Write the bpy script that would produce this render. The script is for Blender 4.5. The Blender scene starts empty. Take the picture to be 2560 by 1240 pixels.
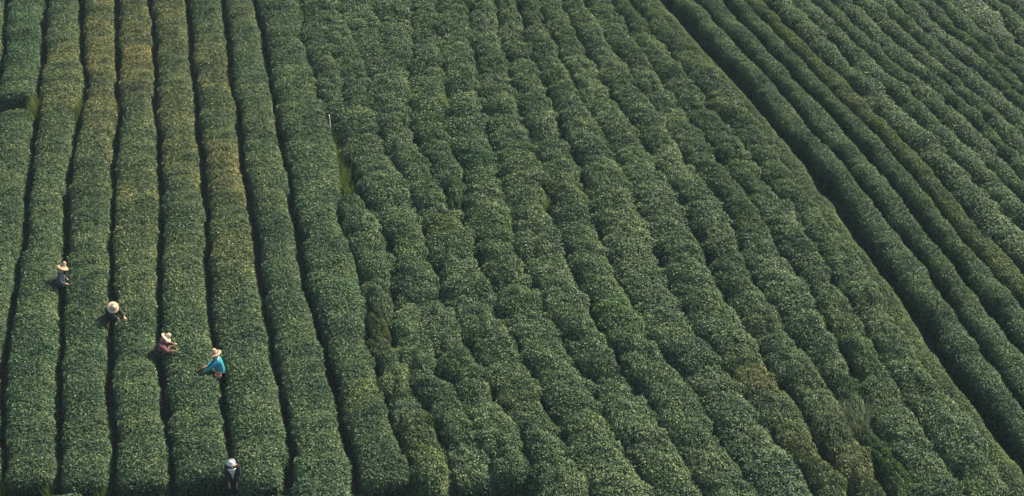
import bpy, math, random
import numpy as np
from mathutils import Matrix, Vector, noise

# ------------------------------------------------------------------ camera, sky, sun, exposure
scene = bpy.context.scene
SLOPE = math.radians(10.0)                     # the hillside climbs away from the viewer
TOP = 0.90                                     # height of a clipped tea row
NRM = Vector((0, -math.sin(SLOPE), math.cos(SLOPE)))
UPH = Vector((0, math.cos(SLOPE), math.sin(SLOPE)))

cam_data = bpy.data.cameras.new('camera')
cam = bpy.data.objects.new('camera', cam_data)
scene.collection.objects.link(cam)
cam_data.sensor_width = 36.0
cam_data.lens = 53.958
cam_data.clip_end = 2000.0
cam.location = (0.0, -45.29, 21.933)
cam.rotation_euler = (math.radians(90 - 25.0), 0, 0)
scene.camera = cam

SUN_EL, SUN_AZ = math.radians(45), math.radians(55)      # azimuth clockwise from straight ahead
world = bpy.data.worlds.new('World')
scene.world = world
world.use_nodes = True
wn = world.node_tree.nodes
sky = wn.new('ShaderNodeTexSky')
sky.sky_type = 'NISHITA'
sky.sun_disc = False
sky.sun_elevation = SUN_EL
sky.sun_rotation = SUN_AZ
wn['Background'].inputs['Strength'].default_value = 0.09
world.node_tree.links.new(sky.outputs[0], wn['Background'].inputs['Color'])

sun_data = bpy.data.lights.new('sun', 'SUN')
sun_data.energy = 5.0
sun_data.angle = math.radians(0.5)
sun_data.color = (1.0, 0.90, 0.72)
sun = bpy.data.objects.new('sun', sun_data)
scene.collection.objects.link(sun)
to_sun = Vector((math.sin(SUN_AZ) * math.cos(SUN_EL), math.cos(SUN_AZ) * math.cos(SUN_EL), math.sin(SUN_EL)))
sun.rotation_euler = to_sun.to_track_quat('Z', 'Y').to_euler()
sun.location = to_sun * 60

vs = scene.view_settings
vs.view_transform = 'Standard'
vs.look = 'None'
vs.gamma = 1.0
vs.exposure = 1.2
vs.use_curve_mapping = False
scene.cycles.max_bounces = 6
scene.cycles.transparent_max_bounces = 4

rnd = random.Random(11)
rng = np.random.default_rng(11)
COL = scene.collection

# ------------------------------------------------------------------ helpers
def tag(o, label=None, cat=None, group=None, kind=None):
    if label: o['label'] = label
    if cat: o['category'] = cat
    if group: o['group'] = group
    if kind: o['kind'] = kind
    return o

def link(name, data, parent=None):
    o = bpy.data.objects.new(name, data)
    COL.objects.link(o)
    if parent is not None: o.parent = parent
    return o

def lump(u, v):
    """gentle unevenness of the hillside, in metres"""
    return (0.16 * noise.noise(Vector((u * 0.10, v * 0.16, 3.1)))
            + 0.085 * noise.noise(Vector((u * 0.33, v * 0.48, 7.7))))

def ground(u, v, h=0.0):
    return Vector((u, 0, 0)) + UPH * v + NRM * (lump(u, v) + h)

def mesh_from(name, verts, faces, mats, smooth=False):
    me = bpy.data.meshes.new(name)
    me.from_pydata([tuple(v) for v in verts], [], faces)
    for m in mats: me.materials.append(m)
    if smooth:
        for p in me.polygons: p.use_smooth = True
    me.update()
    return me

def mat(name):
    m = bpy.data.materials.new(name)
    m.use_nodes = True
    nt = m.node_tree
    return m, nt, nt.nodes, nt.links, nt.nodes['Principled BSDF']

def ramp(nodes, stops):
    r = nodes.new('ShaderNodeValToRGB')
    e = r.color_ramp.elements
    while len(e) < len(stops): e.new(0.5)
    for k, (p, c) in enumerate(stops):
        e[k].position = p
        e[k].color = (*c, 1)
    return r

# ------------------------------------------------------------------ materials
def leaf_material(name, stops, rough=0.42, trans=0.22):
    m, nt, N, L, P = mat(name)
    at = N.new('ShaderNodeAttribute'); at.attribute_name = 'tone'
    info = N.new('ShaderNodeObjectInfo')
    geo = N.new('ShaderNodeNewGeometry')
    nz = N.new('ShaderNodeTexNoise'); nz.inputs['Scale'].default_value = 0.8
    nz.inputs['Detail'].default_value = 4.0; nz.inputs['Roughness'].default_value = 0.62
    L.new(geo.outputs['Position'], nz.inputs['Vector'])
    mr = N.new('ShaderNodeMapRange')
    mr.inputs['From Min'].default_value = 0.3; mr.inputs['From Max'].default_value = 0.7
    mr.inputs['To Min'].default_value = -0.27; mr.inputs['To Max'].default_value = 0.27
    L.new(nz.outputs['Fac'], mr.inputs['Value'])
    ad = N.new('ShaderNodeMath'); ad.operation = 'ADD'; ad.use_clamp = True
    L.new(at.outputs['Fac'], ad.inputs[0]); L.new(mr.outputs[0], ad.inputs[1])
    rp = ramp(N, stops)
    L.new(ad.outputs[0], rp.inputs['Fac'])
    mx = N.new('ShaderNodeMix'); mx.data_type = 'RGBA'; mx.blend_type = 'MULTIPLY'
    mx.inputs[0].default_value = 1.0
    L.new(rp.outputs['Color'], mx.inputs[6]); L.new(info.outputs['Color'], mx.inputs[7])
    L.new(mx.outputs[2], P.inputs['Base Color'])
    P.inputs['Roughness'].default_value = rough
    P.inputs['IOR'].default_value = 1.38
    tr = N.new('ShaderNodeBsdfTranslucent')
    g2 = N.new('ShaderNodeMix'); g2.data_type = 'RGBA'; g2.blend_type = 'MULTIPLY'; g2.inputs[0].default_value = 1
    L.new(mx.outputs[2], g2.inputs[6]); g2.inputs[7].default_value = (1.15, 1.25, 0.55, 1)
    L.new(g2.outputs[2], tr.inputs['Color'])
    ms = N.new('ShaderNodeMixShader'); ms.inputs[0].default_value = trans
    L.new(P.outputs[0], ms.inputs[1]); L.new(tr.outputs[0], ms.inputs[2])
    L.new(ms.outputs[0], N['Material Output'].inputs['Surface'])
    return m

M_LEAF = leaf_material('tea_leaf', [(0.0, (0.013, 0.036, 0.019)), (0.36, (0.038, 0.081, 0.036)), (0.70, (0.092, 0.147, 0.055)), (1.0, (0.22, 0.265, 0.115))], 0.58, 0.24)
M_GRASS = leaf_material('grass_blade', [(0.0, (0.035, 0.06, 0.016)), (0.5, (0.085, 0.13, 0.028)), (1.0, (0.19, 0.20, 0.060))], 0.6, 0.3)
M_STRAW_BLADE = leaf_material('dry_blade', [(0.0, (0.10, 0.11, 0.08)), (1.0, (0.33, 0.33, 0.26))], 0.7, 0.25)

def simple(name, c0, c1, scale, rough=0.85, bump=0.0):
    m, nt, N, L, P = mat(name)
    tc = N.new('ShaderNodeTexCoord')
    nz = N.new('ShaderNodeTexNoise'); nz.inputs['Scale'].default_value = scale; nz.inputs['Detail'].default_value = 6
    L.new(tc.outputs['Object'], nz.inputs['Vector'])
    rp = ramp(N, [(0.35, c0), (0.65, c1)])
    L.new(nz.outputs['Fac'], rp.inputs['Fac']); L.new(rp.outputs['Color'], P.inputs['Base Color'])
    P.inputs['Roughness'].default_value = rough
    if bump:
        b = N.new('ShaderNodeBump'); b.inputs['Strength'].default_value = bump; b.inputs['Distance'].default_value = 0.02
        L.new(nz.outputs['Fac'], b.inputs['Height']); L.new(b.outputs['Normal'], P.inputs['Normal'])
    return m

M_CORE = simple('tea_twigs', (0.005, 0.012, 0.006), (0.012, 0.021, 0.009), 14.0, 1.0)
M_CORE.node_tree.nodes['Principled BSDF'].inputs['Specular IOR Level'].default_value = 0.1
M_SOIL = simple('soil', (0.030, 0.026, 0.019), (0.090, 0.064, 0.042), 3.0, 0.95, 0.6)
M_BAMBOO = simple('dry_bamboo', (0.42, 0.37, 0.28), (0.60, 0.55, 0.44), 9.0, 0.6)
M_TWIG = simple('dark_stick', (0.03, 0.022, 0.015), (0.07, 0.05, 0.035), 20.0, 0.8)
M_SKIN = simple('skin', (0.36, 0.20, 0.13), (0.46, 0.27, 0.19), 8.0, 0.55)
M_HAIR = simple('black_hair', (0.006, 0.005, 0.005), (0.014, 0.011, 0.010), 30.0, 0.45)
M_EYE = simple('eye', (0.01, 0.008, 0.007), (0.02, 0.015, 0.012), 30.0, 0.2)
def cloth(name, c, k=1.35): return simple(name, c, tuple(min(1, x * k) for x in c), 18.0, 0.9, 0.5)
M_NAVY = cloth('slate_cloth', (0.022, 0.030, 0.040), 1.6)
M_BLACK = cloth('black_cloth', (0.008, 0.009, 0.011))
M_VEST = cloth('dark_green_cloth', (0.010, 0.018, 0.017))
M_MAROON = cloth('maroon_cloth', (0.12, 0.036, 0.045))
M_TEAL = cloth('teal_cloth', (0.010, 0.175, 0.225), 1.4)
M_TROUSER = cloth('dark_trousers', (0.005, 0.006, 0.008))
M_WHITE = cloth('white_cloth', (0.46, 0.45, 0.43), 1.2)
M_BAND = cloth('rosy_band', (0.30, 0.16, 0.11))

def straw(name, c0, c1):
    m, nt, N, L, P = mat(name)
    tc = N.new('ShaderNodeTexCoord')
    wv = N.new('ShaderNodeTexWave'); wv.wave_type = 'RINGS'; wv.rings_direction = 'Z'
    wv.inputs['Scale'].default_value = 26.0; wv.inputs['Distortion'].default_value = 1.5
    L.new(tc.outputs['Object'], wv.inputs['Vector'])
    rp = ramp(N, [(0.1, c0), (0.8, c1)])
    L.new(wv.outputs['Fac'], rp.inputs['Fac']); L.new(rp.outputs['Color'], P.inputs['Base Color'])
    b = N.new('ShaderNodeBump'); b.inputs['Strength'].default_value = 0.5; b.inputs['Distance'].default_value = 0.006
    L.new(wv.outputs['Fac'], b.inputs['Height']); L.new(b.outputs['Normal'], P.inputs['Normal'])
    P.inputs['Roughness'].default_value = 0.75
    return m
M_STRAW = straw('straw', (0.33, 0.21, 0.11), (0.47, 0.32, 0.18))
M_STRAW_PALE = straw('pale_straw', (0.38, 0.29, 0.175), (0.52, 0.42, 0.27))
M_WICKER = straw('wicker', (0.24, 0.14, 0.07), (0.42, 0.27, 0.15))

# ------------------------------------------------------------------ ground
def build_ground():
    us = np.concatenate([np.linspace(-160, -30, 14)[:-1], np.linspace(-30, 34, 161), np.linspace(34, 160, 14)[1:]])
    vv = np.concatenate([np.linspace(-60, -16, 10)[:-1], np.linspace(-16, 34, 126), np.linspace(34, 160, 14)[1:]])
    verts, faces = [], []
    for v in vv:
        for u in us:
            near = -30 < u < 34 and -16 < v < 34
            j = 0.02 * noise.noise(Vector((u * 2.1, v * 2.3, 0.4))) if near else 0
            verts.append(ground(u, v, j))
    n = len(us)
    for a in range(len(vv) - 1):
        for b in range(n - 1):
            k = a * n + b
            faces.append((k, k + 1, k + 1 + n, k + n))
    o = link('ground', mesh_from('ground', verts, faces, [M_SOIL], True))
    tag(o, 'brown soil of the sloping tea field between the rows', None, None, 'structure')
build_ground()

# ------------------------------------------------------------------ tea bushes: a few meshes, shared by every bush
def bush_mesh(name, seed, a, b, h, pxz, py, lumps, lump_amp, n_leaf, droop, leaf_len, loose, tuft=0, tuft_amp=0.0, sigr=(0.14, 0.30)):
    """one tea bush: a twiggy core inside a shell of separate folded leaves.
    a, b half widths across and along the row, h height"""
    g = np.random.default_rng(seed)
    cen = np.stack([g.uniform(-a, a, lumps), g.uniform(-b, b, lumps), g.uniform(0.45 * h, h, lumps)], 1)
    cen /= np.maximum(1e-6, (np.abs(cen[:, :1] / a) ** pxz + np.abs(cen[:, 2:] / h) ** pxz + np.abs(cen[:, 1:2] / b) ** py) ** 0.3)
    amp = g.uniform(-0.6, 1.0, lumps) * lump_amp
    sig = g.uniform(sigr[0], sigr[1], lumps)
    # shoots gather in small tufts with hollows between them
    qc = g.normal(0, 1, (max(1, tuft), 3)) * np.array([a, b, h * 0.8]); qc[:, 2] = np.abs(qc[:, 2])
    def surf(d, fine=True):
        lo = np.zeros(len(d)); hi = np.full(len(d), 4.0)
        for _ in range(24):
            t = (lo + hi) / 2
            f = np.abs(d[:, 0] * t / a) ** pxz + np.abs(d[:, 2] * t / h) ** pxz + np.abs(d[:, 1] * t / b) ** py
            big = f > 1
            hi = np.where(big, t, hi); lo = np.where(big, lo, t)
        p = d * lo[:, None]
        gr = np.stack([np.sign(p[:, 0]) * pxz / a * np.abs(p[:, 0] / a) ** (pxz - 1),
                       np.sign(p[:, 1]) * py / b * np.abs(p[:, 1] / b) ** (py - 1),
                       pxz / h * np.abs(p[:, 2] / h) ** (pxz - 1)], 1)
        gr /= np.linalg.norm(gr, axis=1)[:, None] + 1e-9
        dd = ((p[:, None, :] - cen[None]) ** 2).sum(2)
        off = (amp[None] * np.exp(-dd / sig[None] ** 2)).sum(1)
        if fine and tuft:
            e = ((p[:, None, :] - tuft_c[None]) ** 2).sum(2)
            off = off + tuft_amp * (np.exp(-e.min(1) / tuft_r ** 2) - 0.5) * 2
        return p, gr, off
    if tuft:
        tuft_c = np.zeros((1, 3)); tuft_r = 1.0
        tp, _, _ = surf(qc, False)
        tuft_c = tp; tuft_r = 0.62 * math.sqrt((4 * a * b + 4 * h * (a + b)) / tuft)
    # core
    nu, nv = 20, 9
    base = 0
    dirs = []
    for j in range(nv):
        th = math.radians(2 + 86 * j / (nv - 1)) if j else 0.0
        for i in range(nu):
            ph = 2 * math.pi * i / nu
            dirs.append((math.sin(th) * math.cos(ph) * a, math.sin(th) * math.sin(ph) * b, math.cos(th) * h + 0.001))
    p, gr, off = surf(np.array(dirs), False)
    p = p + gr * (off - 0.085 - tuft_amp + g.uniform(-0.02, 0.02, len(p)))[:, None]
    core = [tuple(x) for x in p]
    cf = []
    for j in range(nv - 1):
        for i in range(nu):
            cf.append((j * nu + i, (j + 1) * nu + i, (j + 1) * nu + (i + 1) % nu, j * nu + (i + 1) % nu))
    # leaves
    wt, ws, wl = 4 * a * b, 2 * b * h * 2, 2 * a * h * 2
    w = np.array([wt * 1.25, ws, wl * 0.7]); w /= w.sum()
    k = g.choice(3, n_leaf, p=w)
    r1 = g.uniform(-1, 1, n_leaf); r2 = g.uniform(-1, 1, n_leaf); sg = g.choice([-1, 1], n_leaf)
    z01 = 1 - g.uniform(0, 1, n_leaf) ** 1.25 * 0.93
    q = np.where((k == 0)[:, None], np.stack([r1 * a, r2 * b, np.full(n_leaf, h)], 1),
        np.where((k == 1)[:, None], np.stack([sg * a, r2 * b, z01 * h], 1), np.stack([r1 * a, sg * b, z01 * h], 1)))
    p, gr, off = surf(q)
    depth = -g.exponential(0.030, n_leaf) + g.uniform(0, loose, n_leaf)
    depth = np.maximum(depth, -0.11)
    p = p + gr * (off + depth)[:, None]
    p[:, 2] = np.maximum(p[:, 2], 0.03)
    nn = gr * 0.45 + np.array([0, 0, 0.45]) + g.normal(0, 0.42, (n_leaf, 3))
    nn /= np.linalg.norm(nn, axis=1)[:, None]
    tdir = g.normal(0, 1, (n_leaf, 3)) + gr * 0.5 + np.array([0, 0, 0.5 - droop])
    tdir -= nn * (tdir * nn).sum(1)[:, None]
    tdir /= np.linalg.norm(tdir, axis=1)[:, None] + 1e-9
    sd = np.cross(nn, tdir)
    ln = leaf_len * g.uniform(0.65, 1.25, n_leaf)
    wd = ln * g.uniform(0.21, 0.29, n_leaf)
    fold = wd * g.uniform(0.15, 0.7, n_leaf)
    b0 = p; tip = p + tdir * ln[:, None] - nn * (ln * 0.12)[:, None]
    mid = p + tdir * (ln * 0.45)[:, None]
    s1 = mid + sd * wd[:, None] + nn * fold[:, None]
    s2 = mid - sd * wd[:, None] + nn * fold[:, None]
    lv = np.stack([b0, s1, tip, s2], 1).reshape(-1, 3)
    nc = len(core)
    allv = np.concatenate([np.array(core), lv])
    tone_leaf = np.clip(g.beta(1.5, 2.2, n_leaf) * 0.9 + (depth > loose * 0.35) * g.uniform(0.05, 0.35, n_leaf), 0, 1)
    tone = np.concatenate([np.zeros(nc), np.repeat(tone_leaf, 4)])
    me = bpy.data.meshes.new(name)
    ncf = len(cf)
    me.vertices.add(len(allv)); me.vertices.foreach_set('co', allv.astype(np.float32).ravel())
    tri = np.arange(n_leaf)[:, None] * 4 + nc
    t1 = np.concatenate([tri + 0, tri + 1, tri + 2], 1); t2 = np.concatenate([tri + 0, tri + 2, tri + 3], 1)
    tris = np.stack([t1, t2], 1).reshape(-1, 3)
    loops = np.concatenate([np.array(cf).ravel(), tris.ravel()]).astype(np.int32)
    me.loops.add(len(loops)); me.loops.foreach_set('vertex_index', loops)
    npoly = ncf + len(tris)
    st = np.concatenate([np.arange(ncf) * 4, ncf * 4 + np.arange(len(tris)) * 3]).astype(np.int32)
    me.polygons.add(npoly); me.polygons.foreach_set('loop_start', st)
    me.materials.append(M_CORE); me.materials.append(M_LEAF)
    mi = np.concatenate([np.zeros(ncf), np.ones(len(tris))]).astype(np.int32)
    me.polygons.foreach_set('material_index', mi)
    me.update(calc_edges=True); me.validate()
    atr = me.attributes.new('tone', 'FLOAT', 'POINT')
    atr.data.foreach_set('value', tone.astype(np.float32))
    return me

NV = 9
HEDGE = [bush_mesh('clipped_tea_bush', 100 + i, 0.62, 0.60, TOP, 4.0, 5.0, 14, 0.045, 6500, 0.2, 0.068, 0.045, 150, 0.024) for i in range(NV)]
MOUND = [bush_mesh('mounded_tea_bush', 200 + i, 0.75, 0.76, TOP, (2.6, 3.0)[i % 2], (2.6, 3.6, 5.5)[i % 3], 26, 0.125, 7500, 0.1, 0.074, 0.085, (60, 75, 95)[i % 3], 0.060, (0.12, 0.32)) for i in range(12)]
NARROW = [bush_mesh('narrow_tea_bush', 300 + i, 0.42, 0.60, TOP, 4.6, 5.0, 12, 0.040, 5200, 0.2, 0.062, 0.036, 110, 0.022) for i in range(NV)]
LOOSE = [bush_mesh('young_tea_bush', 400 + i, 0.48, 0.62, TOP, 2.6, 3.8, 16, 0.080, 5200, 0.1, 0.066, 0.060, 70, 0.040) for i in range(NV)]
STRIP = [bush_mesh('low_tea_bush', 500 + i, 0.50, 0.60, TOP, 2.6, 6.0, 6, 0.030, 5200, 0.2, 0.052, 0.022, 160, 0.010) for i in range(NV)]
KINDS = {'strip': (STRIP, 0.50, 0.60), 'hedge': (HEDGE, 0.62, 0.60), 'mound': (MOUND, 0.75, 0.76), 'narrow': (NARROW, 0.42, 0.60), 'loose': (LOOSE, 0.48, 0.62)}

# furrow lines of the field: (metres across, metres up the slope), from the foot of the field upward
LINES = {
    'Y': [(-16.66,-11.4),(-17.51,-7.53),(-18.12,-3.82),(-18.69,0.0),(-19.63,4.89),(-21.34,11.91),(-23.08,18.24),(-24.05,21.42)],
    'Z': [(-15.08,-11.4),(-15.98,-7.53),(-16.6,-3.82),(-17.33,0.0),(-18.37,4.89),(-19.37,9.26),(-19.94,11.91),(-20.5,14.59),(-21.43,18.24),(-22.22,21.42)],
    'A': [(-13.5,-11.4),(-13.92,-9.7),(-14.23,-8.56),(-14.68,-7.18),(-15.07,-5.51),(-15.23,-4.54),(-15.37,-3.94),(-15.54,-2.58),(-15.73,-1.5),(-16.02,0.07),(-16.16,1.15),(-16.66,3.22),(-16.99,5.15),(-17.39,7.1),(-17.57,8.07),(-17.87,9.59),(-18.21,11.17),(-18.64,13.39),(-19.01,15.12),(-19.49,16.96),(-19.69,18.24),(-20.48,21.42)],
    'B': [(-11.98,-11.4),(-12.43,-9.62),(-12.84,-7.93),(-13.23,-6.14),(-13.58,-4.54),(-13.89,-3.26),(-14.23,-1.86),(-14.53,-0.23),(-14.79,1.18),(-15.33,3.65),(-15.57,4.97),(-15.76,6.18),(-15.97,7.58),(-16.07,8.57),(-16.24,10.11),(-16.49,11.58),(-16.94,13.02),(-17.5,15.12),(-18.19,18.24),(-18.92,21.42)],
    'C': [(-10.64,-11.4),(-10.76,-10.67),(-10.91,-9.62),(-11.17,-8.51),(-11.51,-7.34),(-11.91,-5.51),(-12.21,-3.94),(-12.45,-2.58),(-12.59,-1.86),(-12.97,-0.38),(-13.26,0.78),(-13.56,2.79),(-13.93,4.52),(-14.26,6.18),(-14.48,7.58),(-14.59,8.57),(-14.77,9.68),(-15.16,10.95),(-15.41,12.26),(-15.9,14.52),(-16.7,18.24),(-17.41,21.42)],
    'D': [(-8.94,-11.4),(-9.13,-10.67),(-9.42,-9.35),(-9.73,-8.22),(-10.06,-7.04),(-10.33,-5.83),(-10.63,-4.54),(-10.86,-3.26),(-11.13,-1.86),(-11.49,0.0),(-11.72,1.58),(-12.05,3.22),(-12.42,4.89),(-12.65,6.18),(-12.92,7.58),(-13.37,9.08),(-13.63,10.63),(-13.91,12.26),(-14.29,13.94),(-14.77,16.33),(-15.29,18.24),(-15.97,21.42)],
    'E': [(-7.3,-11.4),(-7.47,-10.67),(-7.69,-9.78),(-7.82,-9.07),(-8.14,-7.93),(-8.42,-6.74),(-8.81,-5.19),(-8.95,-4.54),(-9.14,-3.94),(-9.53,-2.22),(-9.8,-0.76),(-10.02,0.78),(-10.31,2.4),(-10.66,3.65),(-10.88,4.89),(-11.08,6.18),(-11.49,7.58),(-11.8,9.08),(-12.08,10.63),(-12.46,12.26),(-12.86,13.94),(-13.27,16.33),(-13.72,18.24),(-14.43,21.42)],
    'F': [(-5.99,-11.4),(-6.06,-10.56),(-6.03,-9.89),(-6.17,-9.07),(-6.42,-7.93),(-6.68,-6.74),(-7.07,-5.51),(-7.33,-4.21),(-7.57,-3.26),(-7.85,-2.08),(-8.16,-0.76),(-8.44,0.78),(-8.82,2.4),(-9.2,4.08),(-9.49,5.15),(-9.68,6.18),(-10.06,8.07),(-10.28,9.38),(-10.64,10.63),(-11.04,12.46),(-11.31,13.94),(-11.66,15.72),(-12.2,18.24),(-12.9,21.42)],
    'G': [(-4.11,-11.4),(-4.25,-10.16),(-4.47,-9.35),(-4.77,-8.51),(-4.99,-7.34),(-5.3,-6.14),(-5.52,-5.38),(-5.92,-3.94),(-6.28,-2.58),(-6.6,-1.5),(-6.88,-0.23),(-7.06,1.01),(-7.45,2.4),(-7.62,3.65),(-7.91,5.15),(-8.16,6.18),(-8.5,7.58),(-8.76,8.87),(-9.13,10.63),(-9.56,12.26),(-9.94,14.52),(-10.31,16.33),(-10.83,18.24),(-11.58,21.42)],
    'Hr': [(-2.63,-11.4),(-2.69,-10.86),(-2.77,-10.25),(-2.9,-9.89),(-3.12,-9.22),(-3.34,-8.37),(-3.57,-7.57),(-3.79,-6.81),(-4.11,-5.44),(-4.34,-4.95),(-4.41,-4.45),(-4.39,-3.84),(-4.5,-2.91),(-4.69,-2.1),(-4.88,-1.44),(-4.92,-0.98),(-5.18,-0.11),(-5.45,0.83),(-5.67,1.44),(-5.88,2.18),(-5.87,3.34),(-6.02,4.63),(-6.24,5.96),(-6.46,7.07),(-6.69,8.22),(-6.94,9.26),(-7.3,10.26),(-7.52,11.39),(-7.85,12.56),(-8.28,14.21),(-8.62,15.65),(-8.73,17.11),(-8.91,18.24),(-9.48,21.42)],
    'Jl': [(-1.56,-11.4),(-1.57,-10.58),(-1.66,-10.3),(-1.73,-9.84),(-1.91,-9.31),(-2.13,-8.8),(-2.3,-8.15),(-2.53,-7.71),(-2.71,-6.99),(-2.99,-6.34),(-3.13,-5.68),(-3.43,-5.19),(-3.63,-4.45),(-3.78,-3.62),(-3.69,-2.18),(-3.79,-0.67),(-4.04,0.69),(-4.34,1.75),(-4.86,2.4),(-5.06,2.94),(-5.25,4.06),(-5.46,5.08),(-5.83,6.35),(-6.12,7.19),(-6.52,8.31),(-6.93,9.5),(-7.19,10.26),(-7.51,11.39),(-7.83,12.56),(-8.26,14.21),(-8.62,15.65),(-8.68,17.11),(-8.82,18.24),(-9.39,21.42)],
    'M2': [(0.79,-11.4),(0.64,-10.64),(0.46,-10.05),(0.29,-9.64),(0.16,-8.89),(-0.08,-8.37),(-0.34,-7.62),(-0.52,-7.17),(-0.67,-6.67),(-0.88,-6.11),(-1.1,-5.59),(-1.37,-4.7),(-1.56,-4.29),(-1.7,-3.54),(-1.98,-2.91),(-2.24,-1.82),(-2.4,-0.98),(-2.71,-0.14),(-2.81,0.8),(-2.93,1.63),(-3.19,2.6),(-3.49,3.65),(-3.91,4.63),(-4.14,5.42),(-4.42,6.38),(-4.71,7.5),(-5.03,8.51),(-5.24,9.71),(-5.35,10.67),(-5.51,11.55),(-5.7,12.3),(-5.99,13.09),(-6.17,13.9),(-6.72,16.01),(-7.26,18.24),(-7.9,21.42)],
    'M4': [(2.06,-11.4),(1.94,-10.81),(1.82,-10.38),(1.64,-9.84),(1.48,-9.35),(1.33,-8.8),(1.17,-8.29),(1.01,-7.71),(0.84,-6.85),(0.58,-6.34),(0.46,-5.81),(0.24,-5.23),(0.12,-4.6),(-0.19,-3.94),(-0.36,-3.32),(-0.48,-2.68),(-0.68,-1.82),(-0.89,-1.11),(-1.03,-0.43),(-1.17,0.27),(-1.43,1.27),(-1.56,2.06),(-1.52,2.82),(-1.63,3.85),(-1.75,4.78),(-1.93,5.83),(-2.25,6.9),(-2.41,7.99),(-2.48,8.31),(-2.45,9.26),(-2.52,10.26),(-2.6,11.3),(-2.65,12.56),(-2.8,13.76),(-2.93,15.01),(-3.04,16.55),(-3.21,18.24),(-3.51,21.42)],
    'M3': [(2.06,-11.4),(1.94,-10.81),(1.82,-10.38),(1.64,-9.84),(1.48,-9.35),(1.33,-8.8),(1.17,-8.29),(1.01,-7.71),(0.84,-6.85),(0.58,-6.34),(0.46,-5.81),(0.24,-5.23),(0.12,-4.6),(-0.19,-3.94),(-0.36,-3.32),(-0.48,-2.68),(-0.68,-1.82),(-0.89,-1.11),(-1.03,-0.43),(-1.17,0.27),(-1.43,1.27),(-1.61,1.99),(-1.84,2.57),(-2.13,3.19),(-2.44,3.72),(-2.67,4.26),(-2.81,5.0),(-2.98,5.69),(-3.25,6.6),(-3.56,7.24),(-3.74,8.22),(-3.84,9.47),(-3.91,10.82),(-3.95,12.07),(-3.96,13.09),(-4.0,14.21),(-4.11,15.86),(-4.32,18.24),(-4.6,21.42)],
    'M5': [(3.69,-11.4),(3.61,-10.96),(3.53,-10.53),(3.31,-10.13),(3.11,-9.64),(2.9,-9.02),(2.73,-8.45),(2.61,-7.93),(2.33,-7.04),(2.08,-6.34),(1.96,-6.01),(1.76,-5.14),(1.62,-4.76),(1.42,-4.09),(1.24,-3.38),(1.05,-2.91),(0.84,-2.27),(0.68,-1.82),(0.5,-1.05),(0.26,-0.54),(0.17,-0.02),(0.14,0.94),(0.05,1.87),(-0.09,2.57),(-0.32,3.59),(-0.38,4.52),(-0.42,5.21),(-0.5,5.96),(-0.74,6.74),(-0.93,8.07),(-1.11,9.41),(-1.14,10.42),(-1.29,11.23),(-1.42,12.39),(-1.62,14.49),(-1.71,16.3),(-1.79,18.12),(-1.93,21.42)],
    'M6': [(5.11,-11.4),(4.98,-10.78),(4.82,-10.38),(4.6,-9.97),(4.49,-9.39),(4.34,-9.02),(4.15,-8.59),(4.05,-8.07),(3.9,-7.45),(3.54,-6.67),(3.35,-6.2),(3.23,-5.92),(3.16,-5.19),(3.02,-4.79),(2.75,-4.25),(2.62,-3.74),(2.45,-3.01),(2.36,-2.37),(2.15,-1.82),(1.97,-1.22),(1.76,-0.72),(1.67,0.27),(1.56,1.13),(1.4,1.67),(1.27,2.37),(1.25,3.32),(1.14,4.18),(1.01,5.0),(0.91,5.83),(0.69,6.93),(0.56,7.79),(0.46,8.45),(0.31,9.47),(0.12,10.57),(0.0,11.55),(-0.16,12.72),(-0.37,13.76),(-0.52,15.12),(-0.59,16.3),(-0.67,18.24),(-0.84,21.42)],
    'M7': [(6.59,-11.4),(6.41,-10.78),(6.15,-10.21),(5.93,-9.64),(5.69,-9.05),(5.58,-8.45),(5.35,-7.84),(5.14,-7.31),(4.93,-6.67),(4.83,-6.2),(4.68,-5.72),(4.39,-5.23),(4.16,-4.76),(4.07,-4.09),(3.94,-3.42),(3.83,-2.91),(3.63,-2.2),(3.36,-1.65),(3.2,-1.15),(3.07,-0.36),(2.94,0.18),(2.89,1.08),(2.82,1.75),(2.67,2.37),(2.57,3.19),(2.49,3.98),(2.45,4.78),(2.32,5.56),(2.21,6.32),(1.93,7.1),(1.8,7.93),(1.68,8.84),(1.52,9.56),(1.37,10.57),(1.19,11.55),(1.05,12.39),(0.9,13.32),(0.66,14.49),(0.5,15.4),(0.43,16.52),(0.13,17.93),(-0.18,21.42)],
    'M8': [(8.07,-11.4),(7.81,-10.25),(7.53,-9.54),(7.17,-8.72),(6.8,-7.71),(6.5,-6.65),(6.24,-5.89),(6.07,-5.44),(5.88,-4.89),(5.69,-4.45),(5.52,-3.94),(5.42,-3.32),(5.25,-2.74),(5.1,-1.93),(4.86,-1.15),(4.76,-0.58),(4.58,0.11),(4.54,0.83),(4.4,1.67),(4.28,2.37),(4.15,3.19),(3.95,4.06),(3.9,4.86),(3.66,5.83),(3.55,6.54),(3.29,7.47),(3.13,8.07),(2.95,8.69),(2.72,9.65),(2.55,10.26),(2.38,11.52),(2.14,12.39),(1.93,13.43),(1.81,14.21),(1.59,15.4),(1.32,16.3),(1.18,18.24),(0.79,21.42)],
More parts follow.
